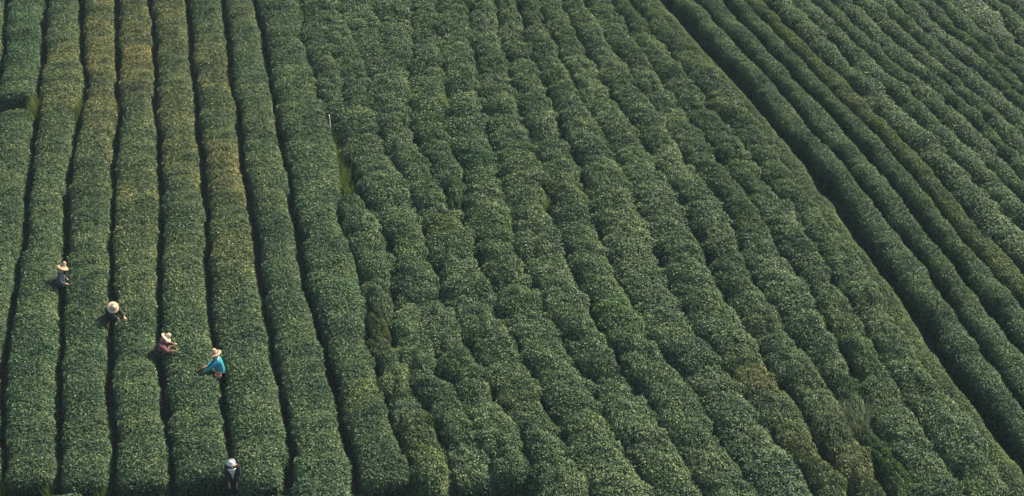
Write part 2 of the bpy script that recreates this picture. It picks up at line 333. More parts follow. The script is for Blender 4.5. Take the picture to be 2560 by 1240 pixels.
    'M9': [(9.02,-11.4),(8.78,-10.17),(8.48,-9.22),(8.19,-8.22),(7.94,-7.27),(7.68,-6.29),(7.47,-5.23),(7.37,-4.85),(7.16,-4.45),(7.05,-3.64),(6.66,-2.74),(6.52,-1.97),(6.33,-0.89),(6.26,0.0),(6.2,0.48),(6.07,1.13),(5.93,1.87),(5.8,2.69),(5.68,3.32),(5.42,3.98),(5.21,4.65),(4.99,5.4),(4.82,6.24),(4.69,7.04),(4.56,7.7),(4.4,8.1),(4.12,9.08),(3.85,10.02),(3.61,11.07),(3.44,11.87),(3.24,12.89),(3.0,14.04),(2.64,15.12),(2.42,16.3),(2.23,17.26),(2.11,18.24),(1.76,21.42)],
    'M10': [(9.97,-11.4),(9.83,-10.49),(9.68,-9.54),(9.48,-8.56),(9.35,-7.71),(9.19,-6.83),(9.01,-6.11),(8.83,-5.35),(8.58,-4.76),(8.42,-3.94),(8.2,-3.32),(7.94,-2.68),(7.76,-2.1),(7.52,-1.33),(7.45,-0.45),(7.48,0.66),(7.33,1.67),(7.22,2.3),(7.13,3.09),(6.79,3.85),(6.52,4.57),(6.32,5.29),(6.18,6.02),(5.93,6.93),(5.62,7.99),(5.48,8.78),(5.3,9.53),(5.01,10.26),(4.72,11.3),(4.54,12.3),(4.19,13.32),(3.76,15.19),(3.33,17.11),(3.07,18.24),(2.55,21.42)],
    'M11': [(10.76,-11.4),(10.58,-10.64),(10.44,-10.1),(10.26,-9.38),(10.12,-8.59),(10.07,-8.07),(10.03,-7.27),(10.01,-6.25),(9.94,-5.36),(9.77,-4.29),(9.61,-3.84),(9.44,-2.91),(9.25,-2.08),(9.12,-1.44),(8.9,-0.72),(8.63,0.3),(8.56,0.92),(8.34,1.99),(8.07,3.04),(7.78,4.06),(7.53,5.0),(7.32,5.83),(7.15,6.9),(6.75,8.22),(6.32,9.65),(5.97,10.89),(5.63,12.39),(5.22,13.76),(4.9,14.76),(4.8,15.76),(4.3,18.24),(3.6,21.42)],
    'M12': [(12.13,-11.4),(12.07,-10.78),(11.82,-10.1),(11.73,-9.64),(11.7,-9.05),(11.47,-8.54),(11.28,-8.07),(11.11,-6.94),(10.97,-6.38),(10.95,-5.83),(10.94,-4.85),(10.8,-3.98),(10.63,-3.38),(10.45,-2.91),(10.41,-2.47),(10.17,-1.61),(10.06,-0.72),(9.87,0.11),(9.77,0.9),(9.65,1.75),(9.43,2.37),(9.1,3.47),(8.82,4.39),(8.64,5.48),(8.31,6.9),(8.04,7.84),(7.89,8.25),(7.51,9.38),(7.24,10.42),(6.76,12.17),(6.5,13.09),(5.94,14.83),(5.43,16.77),(5.06,18.24),(4.3,21.42)],
    'M13': [(13.23,-11.4),(13.18,-10.66),(13.14,-10.05),(12.99,-9.31),(12.83,-8.59),(12.69,-7.84),(12.5,-7.1),(12.2,-6.42),(12.05,-5.68),(12.03,-4.99),(11.77,-4.29),(11.71,-3.54),(11.61,-2.64),(11.51,-1.82),(11.25,-1.11),(11.22,-0.27),(10.98,0.46),(10.73,1.13),(10.55,2.06),(10.33,2.64),(10.02,3.47),(9.8,4.44),(9.69,5.64),(9.33,6.74),(9.12,8.31),(8.8,9.47),(8.41,10.7),(7.97,11.71),(7.61,12.89),(6.91,14.49),(6.25,16.66),(5.87,18.24),(5.09,21.42)],
    'R0l': [(14.18,-11.4),(14.01,-10.72),(13.78,-9.95),(13.57,-9.17),(13.36,-8.32),(13.25,-7.62),(13.07,-6.88),(12.91,-6.11),(12.76,-5.42),(12.57,-4.6),(12.43,-3.7),(12.29,-2.79),(12.09,-1.86),(11.88,-1.26),(11.72,-0.4),(11.53,0.23),(11.42,0.71),(11.22,1.55),(11.11,2.5),(10.93,3.42),(10.68,3.93),(10.59,4.65),(10.48,5.4),(10.18,6.49),(9.87,7.41),(9.69,7.99),(9.48,8.69),(9.23,9.77),(9.01,10.51),(8.48,11.97),(7.97,13.26),(7.62,14.49),(7.17,16.04),(6.77,17.26),(6.55,18.24),(5.79,21.42)],
    'R0r': [(14.66,-11.4),(14.31,-10.02),(14.09,-9.22),(13.95,-8.62),(13.76,-7.93),(13.48,-6.94),(13.29,-6.09),(13.09,-5.14),(12.96,-4.39),(12.93,-3.72),(12.7,-2.91),(12.6,-2.27),(12.33,-1.44),(12.17,-0.47),(11.98,0.41),(11.83,0.99),(11.72,1.67),(11.53,2.55),(11.35,3.65),(11.1,4.68),(10.79,5.42),(10.57,6.38),(10.29,7.16),(10.06,7.99),(9.88,8.6),(9.64,9.62),(9.37,10.82),(8.92,12.23),(8.37,13.59),(8.12,14.66),(7.6,16.12),(7.41,17.18),(7.07,18.24),(6.35,21.42)],
    'R1l': [(15.4,-11.4),(15.2,-10.64),(14.72,-8.56),(14.49,-7.67),(14.3,-6.94),(14.19,-6.12),(14.08,-5.5),(13.92,-4.7),(13.79,-3.92),(13.62,-3.07),(13.39,-2.16),(13.32,-1.44),(13.18,-0.56),(13.01,0.27),(12.82,0.85),(12.55,1.75),(12.37,2.52),(12.23,3.07),(12.07,3.67),(11.85,4.65),(11.67,5.48),(11.44,6.26),(11.08,6.96),(10.87,7.99),(10.7,8.72),(10.34,10.11),(10.06,11.23),(9.64,12.3),(9.22,13.43),(8.88,14.7),(8.42,15.83),(8.13,17.07),(7.78,18.24),(7.11,21.42)],
    'R2l': [(16.35,-11.4),(15.81,-8.64),(15.33,-6.38),(15.13,-5.35),(15.0,-4.66),(14.82,-3.86),(14.67,-3.05),(14.45,-2.29),(14.25,-1.5),(14.13,-0.6),(13.94,0.3),(13.82,0.78),(13.59,1.79),(13.36,2.79),(13.13,3.59),(12.89,4.55),(12.61,5.48),(12.3,6.82),(12.06,7.9),(11.91,8.57),(11.6,9.53),(11.28,10.39),(10.88,11.39),(10.69,12.33),(10.16,13.7),(9.76,15.05),(9.25,16.48),(8.91,18.24),(8.28,21.42)],
    'R3l': [(17.82,-11.4),(16.94,-7.18),(16.19,-4.21),(15.8,-2.89),(15.57,-2.18),(15.35,-1.5),(15.15,-0.67),(14.91,0.32),(14.72,1.06),(14.52,1.96),(14.32,2.89),(13.99,4.11),(13.85,5.0),(13.61,5.96),(13.37,6.96),(13.07,8.16),(12.78,8.84),(12.51,9.62),(12.18,10.63),(11.81,11.81),(11.42,12.89),(11.07,14.04),(10.78,14.94),(10.53,15.83),(10.18,16.96),(9.77,18.24),(9.13,21.42)],
    'R4l': [(18.67,-11.4),(17.37,-5.83),(16.62,-2.7),(16.25,-1.24),(16.09,-0.6),(15.91,0.27),(15.66,0.69),(15.46,1.51),(15.31,2.35),(15.06,3.32),(14.88,4.24),(14.66,5.15),(14.35,6.15),(14.09,7.04),(13.84,8.05),(13.6,8.93),(13.24,10.23),(12.98,11.01),(12.75,11.74),(12.48,12.36),(12.07,13.43),(11.62,14.7),(11.27,15.72),(10.97,16.85),(10.68,18.24),(10.0,21.42)],
    'R1r': [(15.67,-11.4),(15.48,-10.64),(14.99,-8.56),(14.77,-7.67),(14.57,-6.94),(14.46,-6.12),(14.35,-5.5),(14.19,-4.7),(14.06,-3.92),(13.89,-3.07),(13.66,-2.16),(13.59,-1.44),(13.45,-0.56),(13.28,0.27),(13.08,0.85),(12.82,1.75),(12.63,2.52),(12.49,3.07),(12.33,3.67),(12.11,4.65),(11.93,5.48),(11.7,6.26),(11.34,6.96),(11.13,7.99),(10.96,8.72),(10.6,10.11),(10.31,11.23),(9.9,12.3),(9.48,13.43),(9.14,14.7),(8.68,15.83),(8.38,17.07),(8.03,18.24),(7.37,21.42)],
    'R2r': [(16.7,-11.4),(16.17,-8.64),(15.69,-6.38),(15.48,-5.35),(15.36,-4.66),(15.17,-3.86),(15.02,-3.05),(14.8,-2.29),(14.6,-1.5),(14.49,-0.6),(14.29,0.3),(14.17,0.78),(13.94,1.79),(13.71,2.79),(13.48,3.59),(13.24,4.55),(12.95,5.48),(12.64,6.82),(12.4,7.9),(12.25,8.57),(11.95,9.53),(11.62,10.39),(11.22,11.39),(11.04,12.33),(10.5,13.7),(10.1,15.05),(9.59,16.48),(9.25,18.24),(8.64,21.42)],
    'R3r': [(17.97,-11.4),(17.09,-7.18),(16.34,-4.21),(15.95,-2.89),(15.72,-2.18),(15.5,-1.5),(15.3,-0.67),(15.06,0.32),(14.87,1.06),(14.67,1.96),(14.47,2.89),(14.14,4.11),(14.0,5.0),(13.76,5.96),(13.52,6.96),(13.22,8.16),(12.93,8.84),(12.66,9.62),(12.33,10.63),(11.96,11.81),(11.57,12.89),(11.22,14.04),(10.94,14.94),(10.69,15.83),(10.33,16.96),(9.92,18.24),(9.28,21.42)],
    'R4r': [(18.88,-11.4),(17.58,-5.83),(16.83,-2.7),(16.46,-1.24),(16.3,-0.6),(16.12,0.27),(15.87,0.69),(15.67,1.51),(15.53,2.35),(15.27,3.32),(15.1,4.24),(14.87,5.15),(14.57,6.15),(14.31,7.04),(14.06,8.05),(13.82,8.93),(13.45,10.23),(13.2,11.01),(12.96,11.74),(12.7,12.36),(12.29,13.43),(11.84,14.7),(11.49,15.72),(11.19,16.85),(10.9,18.24),(10.23,21.42)],
    'R5': [(19.82,-6.83),(17.84,-1.11),(16.99,1.39),(16.77,1.94),(16.52,2.69),(16.18,3.72),(15.85,5.13),(15.59,6.18),(15.38,7.1),(15.1,7.99),(14.83,9.08),(14.51,10.17),(14.18,11.11),(13.61,12.07),(13.24,13.32),(12.95,14.49),(12.66,15.4),(12.16,16.77),(11.83,18.24),(11.23,21.42)],
    'R6': [(20.35,-5.36),(18.31,0.46),(17.4,2.89),(17.11,3.65),(16.96,4.39),(16.66,5.21),(16.52,6.1),(16.29,6.96),(16.04,8.02),(15.91,8.45),(15.64,9.23),(15.32,10.26),(15.01,11.23),(14.65,12.23),(14.29,13.26),(13.88,14.38),(13.49,15.54),(13.13,16.77),(12.72,18.24),(12.11,21.42)],
    'R7': [(20.92,-3.82),(18.69,1.75),(17.76,4.21),(17.55,4.86),(17.47,6.05),(17.26,6.96),(16.98,8.02),(16.79,8.45),(16.49,9.32),(16.21,10.57),(15.92,11.39),(15.6,12.13),(15.27,12.66),(15.01,13.22),(14.7,14.31),(14.34,15.29),(14.05,16.01),(13.68,17.26),(13.46,18.24),(12.81,21.42)],
    'R8': [(21.37,-2.6),(19.09,3.09),(18.15,5.64),(17.92,6.38),(17.75,7.36),(17.5,8.37),(17.24,9.41),(16.97,10.48),(16.66,11.65),(16.31,12.46),(16.0,13.26),(15.73,14.31),(15.4,15.12),(15.1,15.76),(14.71,16.77),(14.34,18.24),(13.6,21.42)],
    'R9': [(22.0,-0.89),(19.63,4.89),(18.66,7.5),(18.25,8.63),(18.04,9.47),(17.7,10.76),(17.35,11.71),(17.05,12.66),(16.76,13.43),(16.6,14.11),(16.26,15.22),(15.82,16.3),(15.58,17.26),(15.12,18.24),(14.39,21.42)],
    'R10': [(22.58,0.69),(20.12,6.51),(19.1,9.11),(18.85,10.2),(18.5,11.23),(18.21,12.0),(17.86,12.86),(17.41,14.04),(16.84,15.58),(16.44,16.85),(16.11,18.24),(15.27,21.42)],
    'R11': [(23.1,2.11),(20.47,7.7),(19.32,10.48),(19.03,11.62),(18.64,13.06),(18.36,14.24),(17.79,15.65),(17.25,17.03),(16.97,18.24),(16.15,21.42)],
    'R12': [(23.55,3.34),(20.76,8.66),(19.73,11.39),(19.42,12.63),(19.02,13.87),(18.63,15.01),(18.22,16.08),(18.01,17.03),(17.72,18.24),(16.85,21.42)],
    'R13': [(24.02,4.63),(21.16,10.02),(20.04,12.56),(19.72,13.76),(19.35,15.19),(18.89,16.77),(18.36,18.24),(17.73,21.42)],
    'R14': [(24.61,6.24),(21.63,11.58),(20.49,14.18),(20.3,15.29),(20.5,16.89),(20.17,17.48),(19.94,18.24),(19.22,21.42)],
    'R15': [(25.24,7.93),(22.22,13.56),(21.22,16.55),(21.03,17.07),(20.92,17.67),(20.69,18.24),(20.01,21.42)],
    'R16': [(25.78,9.41),(23.07,15.29),(22.0,17.86),(21.06,21.42)]}

def at_line(name, v):
    p = LINES[name]
    if v <= p[0][1]:
        (u0, v0), (u1, v1) = p[0], p[2]
    elif v >= p[-1][1]:
        (u0, v0), (u1, v1) = p[-3], p[-1]
    else:
        for (u0, v0), (u1, v1) in zip(p, p[1:]):
            if v0 <= v <= v1: break
    return u0 + (u1 - u0) * (v - v0) / max(1e-6, v1 - v0)

# patches where the leaves themselves differ: (u, v, radius u, radius v, colour factor)
PATCHES = [
    (-16.65, 14.94, 1.44, 6.44, [1.75, 1.2, 1.0]),
    (-14.84, 13.56, 1.25, 7.14, [1.9, 1.2, 1.02]),
    (-12.27, 7.64, 1.15, 6.57, [1.75, 1.2, 1.0]),
    (-11.69, 11.26, 0.91, 6.12, [1.45, 1.14, 1.0]),
    (-10.05, 4.11, 0.82, 4.79, [1.8, 1.22, 1.0]),
    (-8.89, 1.39, 0.65, 2.98, [1.4, 1.14, 0.95]),
    (6.96, -6.92, 0.62, 0.79, [1.6, 1.08, 0.9]),
    (8.75, -10.17, 0.74, 1.3, [1.45, 1.06, 0.9]),
    (8.06, -9.05, 0.43, 0.57, [1.4, 1.05, 0.8]),
    (-1.21, 5.69, 0.87, 0.98, [0.36, 0.68, 0.38]),
    (-0.85, 0.8, 0.71, 0.86, [0.6, 0.85, 0.62]),
    (3.26, -3.11, 0.51, 0.64, [0.75, 1.05, 0.5]),
    (2.3, -6.83, 0.45, 0.4, [0.7, 0.9, 0.6]),
    (-2.39, 1.27, 0.52, 0.57, [1.15, 1.15, 0.7]),
    (-4.15, -4.5, 0.26, 0.46, [1.7, 1.05, 0.8]),
    (2.28, 3.85, 0.61, 0.83, [1.2, 1.1, 0.75]),
    (-3.92, -6.83, 0.57, 1.19, [1.15, 1.05, 0.75]),
    (-2.4, -9.7, 0.43, 1.13, [1.05, 0.98, 0.7]),
    (13.06, -10.64, 0.63, 0.74, [1.1, 1.1, 0.7]),
    (-3.31, 9.71, 0.59, 1.82, [1.1, 1.1, 1.0])]

def tint(u, v, kind, row_tint):
    c = np.array(row_tint, float)
    acc, wsum, wmax = np.zeros(3), 0.0, 0.0
    for (pu, pv, ru, rv, col) in PATCHES:
        d = ((u - pu) / ru) ** 2 + ((v - pv) / rv) ** 2
        w = math.exp(-d * 0.9)
        if w > 0.04:
            acc += w * np.array(col); wsum += w; wmax = max(wmax, w)
    if wsum > 0:
        wmax = min(1.0, wmax * 1.15)
        c = c * (1 - wmax + wmax * acc / wsum)
    j = rnd.gauss(0, 0.045)
    w = rnd.gauss(0, 0.035)
    c = c * np.array((1 + j + w, 1 + j, 1 + j - w * 0.5))
    return tuple(float(max(0.05, x)) for x in c) + (1.0,)

def tea_row(name, label, group, lname, rname, v0, v1, kind, gl, gr, row_tint=(1, 1, 1), spacing=0.85, hscale=1.0):
    meshes, ha, hb = KINDS[kind]
    um = (at_line(lname, v0) + at_line(rname, v0)) / 2
    org = ground(um, v0)
    root = link(name, None)
    root.location = org
    tag(root, label, 'tea row', group)
    v = v0 + 0.62 * spacing
    k = 0
    last = -1
    while v < v1:
        def centre(w):
            return (at_line(lname, w) + gl + at_line(rname, w) - gr) / 2
        uc = centre(v)
        du = (centre(v + 0.45) - centre(v - 0.45)) / 0.9
        ct = 1 / math.sqrt(1 + du * du)
        width = max(0.35, (at_line(rname, v) - gr - at_line(lname, v) - gl) * ct)
        cells = [(0.0, width)]
        if kind == 'mound' and width > 1.72:
            cells = [(-0.25 * width, width * 0.54), (0.25 * width, width * 0.54)]
        for ci, (offs, wd) in enumerate(cells):
            sv = (rnd.uniform(-0.25, 0.25) if len(cells) > 1 else 0.0) + (rnd.uniform(-0.16, 0.16) if kind in ('mound', 'loose') else 0)
            vv = v + sv
            uu = centre(vv) + offs / ct
            if kind in ('mound', 'loose'): uu += rnd.uniform(-0.07, 0.07)
            else: uu += rnd.uniform(-0.035, 0.035)
            pos = ground(uu, vv)
            e = 0.3
            along = (ground(uu + du * e, vv + e) - ground(uu - du * e, vv - e)).normalized()
            across = along.cross(NRM).normalized()
            nrm = across.cross(along).normalized()
            f = rnd.choice((1, -1))
            jit = rnd.uniform(0.94, 1.04) if kind in ('hedge', 'narrow', 'strip') else rnd.uniform(0.91, 1.06)
            sx = wd / (2 * ha) * (0.99 if kind == 'narrow' else 1.02 if kind in ('hedge', 'strip') else 1.06 + 0.08 * max(0.0, min(1.0, (v + 6) / 20))) * (rnd.uniform(0.93, 1.07) if kind in ('hedge', 'narrow', 'strip') else rnd.uniform(0.90, 1.10))
            sy = spacing / (2 * hb) * (1.42 if kind in ('hedge', 'narrow', 'strip') else 1.75) * (rnd.uniform(0.95, 1.06) if kind in ('hedge', 'narrow', 'strip') else rnd.uniform(0.85, 1.2))
            sz = hscale * jit
            if kind == 'mound' and rnd.random() < 0.12: sz *= 0.84
            if kind == 'mound':
                ang = rnd.uniform(-0.35, 0.35)
                across, along = across * math.cos(ang) + along * math.sin(ang), along * math.cos(ang) - across * math.sin(ang)
            M = Matrix(((across.x * f * sx, along.x * f * sy, nrm.x * sz, 0),
                        (across.y * f * sx, along.y * f * sy, nrm.y * sz, 0),
                        (across.z * f * sx, along.z * f * sy, nrm.z * sz, 0),
                        (0, 0, 0, 1)))
            i = rnd.randrange(len(meshes))
            if i == last: i = (i + 1) % len(meshes)
            last = i
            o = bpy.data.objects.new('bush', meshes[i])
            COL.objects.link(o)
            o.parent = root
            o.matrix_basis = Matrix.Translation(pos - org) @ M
            o.color = tint(uu, vv, kind, row_tint)
        v += spacing * ct * (rnd.uniform(0.82, 1.16) if kind == 'mound' else rnd.uniform(0.93, 1.07))
        k += 1
    return root

tea_row('tea_hedge', 'thin sliver of tea hedge at the extreme top left edge of the picture', 'clipped tea rows of the left slope', 'Y', 'Z', -11.4, 21.01, 'hedge', 0.16, 0.16, (1, 1, 1), 0.85, 1.0)
tea_row('tea_hedge', 'short upper piece of clipped tea hedge in the top left corner above a shadowed break', 'clipped tea rows of the left slope', 'Z', 'A', 10.23, 21.01, 'hedge', 0.16, 0.16, (0.9, 0.97, 0.95), 0.85, 1.0)
tea_row('tea_hedge', 'leftmost long clipped tea hedge below the shadowed break, bright grass at its upper right edge', 'clipped tea rows of the left slope', 'Z', 'A', -11.17, 9.29, 'hedge', 0.16, 0.16, (1, 1, 1), 0.85, 1.0)
tea_row('tea_hedge', 'clipped tea hedge just left of the picker in the slate jacket', 'clipped tea rows of the left slope', 'A', 'B', -10.73, 21.01, 'hedge', 0.16, 0.16, (1, 1, 1), 0.85, 1.0)
tea_row('tea_hedge', 'clipped tea hedge between the slate jacket picker and the bent black clothed picker', 'clipped tea rows of the left slope', 'B', 'C', -10.86, 21.01, 'hedge', 0.16, 0.16, (1, 1, 1), 0.85, 1.0)
tea_row('tea_hedge', 'clipped tea hedge that the bent black clothed picker reaches into, brownish at its top', 'clipped tea rows of the left slope', 'C', 'D', -10.86, 21.01, 'hedge', 0.16, 0.16, (1, 1, 1), 0.85, 1.0)
tea_row('tea_hedge', 'clipped tea hedge between the maroon sleeved picker and the picker in teal', 'clipped tea rows of the left slope', 'D', 'E', -10.56, 21.01, 'hedge', 0.16, 0.16, (1, 1, 1), 0.85, 1.0)
tea_row('tea_hedge', 'clipped tea hedge just right of the picker in teal and the white hatted picker', 'clipped tea rows of the left slope', 'E', 'F', -10.86, 21.01, 'hedge', 0.16, 0.16, (1, 1, 1), 0.85, 1.0)
tea_row('tea_hedge', 'second clipped tea hedge right of the picker in teal', 'clipped tea rows of the left slope', 'F', 'G', -11.55, 21.01, 'hedge', 0.16, 0.16, (1, 1, 1), 0.85, 1.0)
tea_row('tea_hedge', 'last and widest clipped tea hedge on the left slope, bamboo stake at its right edge', 'clipped tea rows of the left slope', 'G', 'Hr', -10.79, 21.01, 'hedge', 0.16, 0.05, (1, 1, 1), 0.85, 1.0)
tea_row('tea_row', 'short rounded tea row starting below the stake beside the last clipped hedge', 'rounded tea rows of the middle slope', 'Hr', 'Jl', -10.98, 2.55, 'mound', 0.08, 0.06, (1, 1, 1), 0.85, 1.0)
tea_row('tea_row', 'first long rounded tea row right of the bamboo stake, very broad lower down', 'rounded tea rows of the middle slope', 'Jl', 'M2', -10.56, 21.01, 'mound', 0.05, 0.05, (1, 1, 1), 0.85, 1.0)
tea_row('tea_row', 'second long rounded tea row right of the bamboo stake', 'rounded tea rows of the middle slope', 'M2', 'M3', -11.7, 21.01, 'mound', 0.05, 0.05, (1, 1, 1), 0.85, 1.0)
tea_row('tea_row', 'half length rounded tea row at the top middle that tapers out halfway down', 'rounded tea rows of the middle slope', 'M3', 'M4', 2.72, 21.01, 'mound', 0.06, 0.06, (1, 1, 1), 0.85, 1.0)
tea_row('tea_row', 'rounded tea row in the picture centre with one dark green bush at upper mid height', 'rounded tea rows of the middle slope', 'M4', 'M5', -11.7, 21.01, 'mound', 0.06, 0.05, (1, 1, 1), 0.85, 1.0)
tea_row('tea_row', 'rounded tea row right of the one with the dark green bush', 'rounded tea rows of the middle slope', 'M5', 'M6', -11.7, 21.01, 'mound', 0.06, 0.07, (1, 1, 1), 0.85, 1.0)
tea_row('tea_row', 'rounded tea row holding a vivid green bush below the picture centre', 'rounded tea rows of the middle slope', 'M6', 'M7', -11.7, 21.01, 'mound', 0.07, 0.08, (1, 1, 1), 0.85, 1.0)
tea_row('tea_row', 'rounded tea row just right of the row with the vivid green bush', 'rounded tea rows of the middle slope', 'M7', 'M8', -11.7, 21.01, 'mound', 0.08, 0.06, (1, 1, 1), 0.85, 1.0)
tea_row('tea_row', 'rounded tea row with a reddish brown bush near its lower end', 'rounded tea rows of the middle slope', 'M8', 'M9', -11.7, 21.01, 'mound', 0.06, 0.08, (1, 1, 1), 0.85, 1.0)
tea_row('tea_row', 'rounded tea row just right of the reddish brown bush', 'rounded tea rows of the middle slope', 'M9', 'M10', -11.7, 21.01, 'mound', 0.08, 0.05, (1, 1, 1), 0.85, 1.0)
tea_row('tea_row', 'rounded tea row running behind the pale dry grass clump', 'rounded tea rows of the middle slope', 'M10', 'M11', -11.7, 21.01, 'mound', 0.05, 0.05, (1, 1, 1), 0.85, 1.0)
tea_row('tea_row', 'rounded tea row second from the smooth low strip', 'rounded tea rows of the middle slope', 'M11', 'M12', -11.7, 21.01, 'mound', 0.05, 0.05, (1, 1, 1), 0.85, 1.0)
tea_row('tea_row', 'rounded tea row directly along the smooth low olive strip', 'rounded tea rows of the middle slope', 'M12', 'M13', -11.7, 21.01, 'mound', 0.05, 0.0, (1, 1, 1), 0.85, 1.0)
tea_row('tea_hedge', 'smooth low olive green strip of tea left of the widest dark furrow', 'rounded tea rows of the middle slope', 'M13', 'R0l', -11.55, 21.01, 'strip', -0.25, 0.0, (1.12, 1.06, 0.74), 0.8, 0.88)
tea_row('tea_hedge', 'narrow clipped tea hedge directly right of the widest dark furrow', 'narrow tea rows of the right slope', 'R0r', 'R1l', -11.32, 21.01, 'narrow', 0, 0, (0.92, 0.97, 0.95), 0.8, 1.0)
tea_row('tea_hedge', 'second narrow clipped tea hedge right of the widest dark furrow', 'narrow tea rows of the right slope', 'R1r', 'R2l', -11.32, 21.01, 'narrow', 0, 0, (0.92, 0.98, 0.95), 0.8, 1.0)
tea_row('tea_hedge', 'third narrow clipped tea hedge right of the widest dark furrow', 'narrow tea rows of the right slope', 'R2r', 'R3l', -7.53, 21.01, 'narrow', 0, 0, (0.95, 1, 0.97), 0.8, 1.0)
tea_row('tea_hedge', 'narrow olive tinted clipped tea hedge, fourth right of the widest dark furrow', 'narrow tea rows of the right slope', 'R3r', 'R4l', -7.18, 21.01, 'narrow', 0, 0, (1.15, 1.0, 0.66), 0.8, 1.0)
tea_row('tea_row', 'first rounded tea row right of the olive tinted narrow hedge', 'rounded tea rows of the far right slope', 'R4r', 'R5', -5.74, 21.01, 'loose', 0.0, 0.035, (0.97, 1, 0.95), 0.8, 1.0)
tea_row('tea_row', 'second rounded tea row right of the olive tinted narrow hedge', 'rounded tea rows of the far right slope', 'R5', 'R6', -4.99, 21.01, 'loose', 0.035, 0.035, (0.97, 1, 0.95), 0.8, 1.0)
tea_row('tea_row', 'third rounded tea row right of the olive tinted narrow hedge', 'rounded tea rows of the far right slope', 'R6', 'R7', -3.82, 21.01, 'loose', 0.035, 0.035, (0.97, 1, 0.95), 0.8, 1.0)
tea_row('tea_row', 'fourth rounded tea row right of the olive tinted narrow hedge', 'rounded tea rows of the far right slope', 'R7', 'R8', -2.6, 21.01, 'loose', 0.035, 0.035, (0.97, 1, 0.95), 0.8, 1.0)
tea_row('tea_row', 'fifth rounded tea row right of the olive tinted narrow hedge', 'rounded tea rows of the far right slope', 'R8', 'R9', -0.89, 21.01, 'loose', 0.035, 0.035, (0.97, 1, 0.95), 0.8, 1.0)
tea_row('tea_row', 'sixth rounded tea row right of the olive tinted narrow hedge', 'rounded tea rows of the far right slope', 'R9', 'R10', 0.46, 21.01, 'loose', 0.035, 0.035, (0.97, 1, 0.95), 0.8, 1.0)
tea_row('tea_row', 'seventh rounded tea row right of the olive tinted narrow hedge', 'rounded tea rows of the far right slope', 'R10', 'R11', 1.87, 21.01, 'loose', 0.035, 0.035, (0.97, 1, 0.95), 0.8, 1.0)
tea_row('tea_row', 'eighth rounded tea row right of the olive tinted narrow hedge', 'rounded tea rows of the far right slope', 'R11', 'R12', 3.34, 21.01, 'loose', 0.035, 0.035, (0.97, 1, 0.95), 0.8, 1.0)
tea_row('tea_row', 'ninth rounded tea row right of the olive tinted narrow hedge', 'rounded tea rows of the far right slope', 'R12', 'R13', 4.63, 21.01, 'loose', 0.035, 0.035, (0.97, 1, 0.95), 0.8, 1.0)
tea_row('tea_row', 'tenth rounded tea row right of the olive tinted narrow hedge', 'rounded tea rows of the far right slope', 'R13', 'R14', 5.96, 21.01, 'loose', 0.035, 0.035, (0.97, 1, 0.95), 0.8, 1.0)
tea_row('tea_row', 'eleventh rounded tea row right of the olive tinted narrow hedge', 'rounded tea rows of the far right slope', 'R14', 'R15', 7.36, 21.01, 'loose', 0.035, 0.035, (0.97, 1, 0.95), 0.8, 1.0)
tea_row('tea_row', 'tea row in the top right corner behind the shadowed gap', 'rounded tea rows of the far right slope', 'R15', 'R16', 8.81, 21.01, 'loose', 0.2, 0.035, (0.97, 1, 0.95), 0.8, 1.0)

CROSS_V = -11.90
GRASS_PATCHES = [(-17.97, 9.03, 0.04, 0.97, 40, 4.2), (-16.31, 9.09, 0.04, 0.67, 24, 4.2), (-14.88, 8.91, 0.04, 0.76, 20, 3.8), (-13.75, 2.13, 0.04, 0.46, 10, 3.0), (-6.77, 8.82, 0.05, 0.71, 12, 3.2), (-6.46, 7.43, 0.06, 0.7, 18, 3.2), (-6.19, 6.13, 0.07, 0.69, 23, 3.2), (-5.88, 4.89, 0.09, 0.58, 25, 3.2), (-5.55, 3.96, 0.1, 0.33, 16, 3.2), (-2.61, 9.39, 0.09, 0.41, 24, 4.6), (-8.81, 17.16, 0.16, 0.17, 16, 4), (-13.68, -10.76, 0.08, 0.36, 16, 3), (-12.43, -10.5, 0.04, 0.55, 14, 3), (-10.99, -10.58, 0.04, 0.55, 14, 3), (-16.28, 0.48, 0.04, 0.67, 12, 3.2), (-14.95, 0.71, 0.04, 0.67, 10, 3.2), (1.15, 2.63, 0.07, 0.14, 8, 4)]
PLUMES = [('pale wispy clump of dry grass rising from the lower right tea rows', 9.46, -8.38, 450, 0.38, 1.2)]
STAKES = [('bamboo_stake', 'thin pale bamboo stake standing in the grass strip beside the last clipped hedge', -6.63, 7.9, (-0.07, 0.02, 1), 1.4, 0.026, 'bamboo'), ('dark_stick', 'thin dark upright stick poking out of the last clipped hedge near the bottom', -4.84, -5.06, (0.02, 0, 1), 1.35, 0.009, 'twig')]
